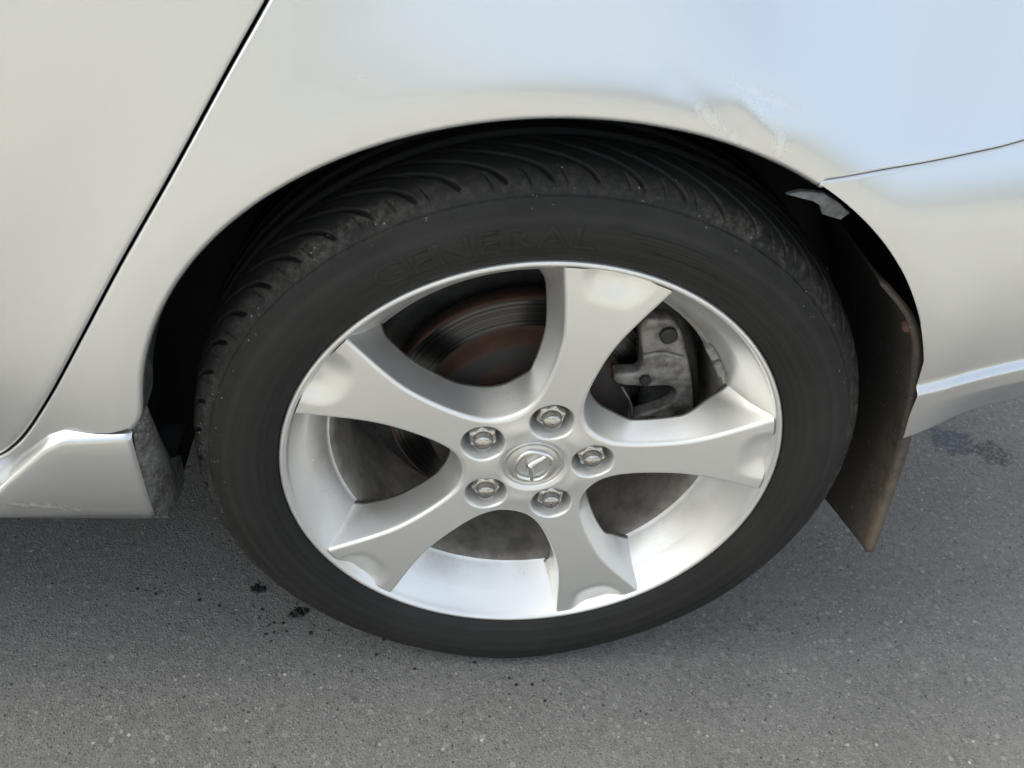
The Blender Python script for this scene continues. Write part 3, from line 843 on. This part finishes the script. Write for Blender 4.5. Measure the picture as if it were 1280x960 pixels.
# --- centre cap with the winged emblem
V, F = revolve([(.0295, .0300), (.0291, .0235), (.0286, .0225), (.0279, .0222), (.0270, .0226), (.0262, .0231), (.0255, .0231), (.0250, .0237), (.0245, .0232), (.015, .0224), (.0, .0221)], 96)
mk('centre_cap', V, F, MAT['cap'], wheel)
ea = math.radians(-18)      # the direction in which the wings open
def E(px, pz, y):           # emblem frame: px to the right of the wings, pz up through the opening
    return (px * math.sin(ea) + pz * math.cos(ea), y, -px * math.cos(ea) + pz * math.sin(ea))
ring = [E(.0190 * math.cos(q) * (1 - .05 * math.cos(4 * q)), .0178 * math.sin(q) * (1 - .03 * math.cos(4 * q)),   .0206) for q in np.linspace(0, 2 * math.pi, 72, endpoint=False)]
emb = [tube(ring, .0023, 8, True)]
for s_ in (-1, 1):
    pth = [(.0, -.0030), (.0035 * s_, -.0018), (.0085 * s_, .0014), (.0138 * s_, .0046), (.0182 * s_, .0062)]
    P = catmull(pth, 6); rad = np.interp(np.linspace(0, 1, len(P)), [0, .3, .8, 1], [.0042, .0035, .0027, .0021])
    emb.append(tube([E(a, b, .0204) for a, b in P], rad, 8))
MAT['emblem'] = simple('emblem_chrome', (0.84, 0.83, 0.81), .17, 1.0, .05, 100)
mk('winged_emblem', *join(*emb), MAT['emblem'], wheel)

# --- lug nuts
def nut():
    V, F = [], []
    hexr = lambda q, f: f / math.cos(((q + math.pi / 6) % (math.pi / 3)) - math.pi / 6)
    N = 48
    rings = []
    for y, kind, rr in [(.052, 'h', .0126), (.0350, 'h', .0126), (.0332, 'h', .0119), (.0323, 'm', .0112), (.0318, 'c', .0098), (.0300, 'c', .0094), (.0272, 'c', .0090), (.0252, 'c', .0082), (.0240, 'c', .0066), (.0233, 'c', .0042), (.0231, 'c', .0006)]:
        ring = []
        for k in range(N):
            q = 2 * math.pi * k / N
            r = hexr(q, rr) if kind == 'h' else (rr * .5 + hexr(q, rr) * .5 if kind == 'm' else rr)
            ring.append((r * math.cos(q), y, r * math.sin(q)))
        rings += ring
    V = np.array(rings); F = [list(f) for f in grid_faces(11, N, True)]
    return V, F
NV, NF = nut()
first = None
for k in range(5):
    a = A0 + k * 2 * P36
    loc = (.0572 * math.cos(a), -.0045, .0572 * math.sin(a))
    if first is None:
        first = mk('lug_nut', NV, NF, MAT['chrome'], wheel, loc=loc); first.data.set_sharp_from_angle(angle=math.radians(28))
        o = first
    else:
        o = first.copy(); C.objects.link(o); o.location = loc
    o.rotation_euler = (0, [.2, .9, .5, .05, .7][k], 0)
# --- balance weights stuck inside the barrel
for q in (29.5, 36.0):
    V, F = box(-.0035, .0035, -.006, .006, -.009, .009)
    bm = bmesh.new()
    o = mk('balance_weight', V, F, MAT['lead'], wheel, smooth=False)
    bm.from_mesh(o.data); bmesh.ops.bevel(bm, geom=list(bm.edges), offset=.0012, segments=2, affect='EDGES'); bm.to_mesh(o.data); bm.free()
    a = math.radians(q)
    o.rotation_euler = (0, -a, 0); o.location = (.1945 * math.cos(a), .0600, .1945 * math.sin(a))

# ------------------------------------------------------------------ brake
V, F = revolve([(.0, .079), (.060, .079), (.096, .080), (.1005, .083), (.1020, .0985), (.1045, .0998), (.1050, .1000), (.1375, .1000), (.1395, .1008), (.1400, .1030), (.1400, .1180), (.104, .1190)], 160)
mk('brake_disc', V, F, MAT['rust'], car, loc=(0, 0, ZC))
V, F = revolve([(.0, .134), (.150, .134), (.163, .130), (.166, .136)], 96)
mk('splash_shield', V, F, MAT['darkiron'], car, loc=(0, 0, ZC))
cal = catmull([(.094, .452), (.128, .442), (.149, .412), (.167, .366), (.180, .312), (.171, .270), (.150, .262), (.120, .285), (.112, .34), (.098, .40)], 6, True)
cb = extrude_outline('brake_caliper', cal, .092, .150, .008, MAT['darkiron'], car)
brk = catmull([(.078, .3730), (.1000, .3770), (.0990, .400), (.0915, .434), (.1100, .4400), (.1260, .4340), (.1410, .4050), (.1565, .3640), (.1690, .3180), (.1700, .3060), (.1450, .3000), (.1180, .3010), (.1060, .3160), (.1260, .3270), (.1400, .3370), (.1435, .3500), (.1340, .3590), (.1120, .3580), (.0820, .3605)], 5, True)
extrude_outline('caliper_bracket', brk, .0765, .0915, .0035, MAT['iron'], cb)
P = catmull([(.086, .074, .360), (.098, .072, .340), (.103, .073, .318), (.104, .076, .290)], 8)
mk('retaining_spring', *tube(P, .0012, 6), MAT['iron'], cb)
V, F = revolve([(0, -.012), (.006, -.012), (.0085, -.009), (.0085, .01)], 20)
mk('guide_pin', V, F, MAT['darkiron'], cb, loc=(.124, .0765, .3120))

for (x_, z_, r_) in [(.119, .4235, .0085), (.1075, .3690, .0060), (.1515, .3250, .0062)]:
    V, F = revolve([(0, -.006), (r_ * .75, -.006), (r_, -.0045), (r_, .006)], 6 if r_ < .008 else 24)
    mk('caliper_bolt', V, F, MAT['darkiron'], cb, loc=(x_, .0765, z_), smooth=False)
P = catmull([(.1000, .0765, .3965), (.1180, .0762, .4010), (.1390, .0765, .3960)], 6)
mk('casting_rib', *tube(P, .0030, 6), MAT['iron'], cb)

# ------------------------------------------------------------------ tar crumbs on the road by the tyre
def clump(n, size, seed):
    q = random.Random(seed); parts = []
    for k in range(n):
        bm = bmesh.new(); bmesh.ops.create_icosphere(bm, subdivisions=2, radius=1)
        s_ = size * q.uniform(.25, .75); c = Vector((q.gauss(0, size * .55), q.gauss(0, size * .45), s_ * .30))
        for v_ in bm.verts:
            k_ = 1 + q.uniform(-.28, .28); v_.co = Vector((v_.co.x * s_ * k_, v_.co.y * s_ * k_ * q.uniform(.8, 1.1), max(v_.co.z * s_ * .55 * k_, -c.z + .0006))) + c
        parts.append((np.array([v_.co[:] for v_ in bm.verts]), [[v_.index for v_ in f.verts] for f in bm.faces])); bm.free()
    return join(*parts)
for i, (x, y, n_, sz, lab) in enumerate([(-.296, .106, 7, .0075, 'larger black lump of tar on the asphalt left of the tyre'),
                                         (-.243, .070, 16, .0062, 'spread of black tar crumbs on the asphalt under the left of the tyre edge')]):
    o = mk('tar_crumb', *clump(n_, sz, i + 3), MAT['tar'], smooth=False, loc=(x, y, .0002))
    o['label'] = lab; o['category'] = 'tar crumb'; o['group'] = 'black tar crumbs beside the tyre'
q = random.Random(11); parts = []
for k in range(46):
    a = q.gauss(0, 1); x = -.19 + .14 * a; y = .035 - .30 * (x + .19) + q.gauss(0, .012)
    bm = bmesh.new(); bmesh.ops.create_icosphere(bm, subdivisions=1, radius=1); s_ = q.uniform(.0008, .0026)
    for v_ in bm.verts: v_.co = Vector((x + v_.co.x * s_ * q.uniform(.7, 1.3), y + v_.co.y * s_ * q.uniform(.6, 1.2), max(.0004, s_ * .3 + v_.co.z * s_ * .6)))
    parts.append((np.array([v_.co[:] for v_ in bm.verts]), [[v_.index for v_ in f.verts] for f in bm.faces])); bm.free()
g = mk('tar_grit', *join(*parts), MAT['tar'], smooth=False); g['kind'] = 'stuff'
g['label'] = 'fine black tar grit scattered along the foot of the tyre'; g['category'] = 'grit'
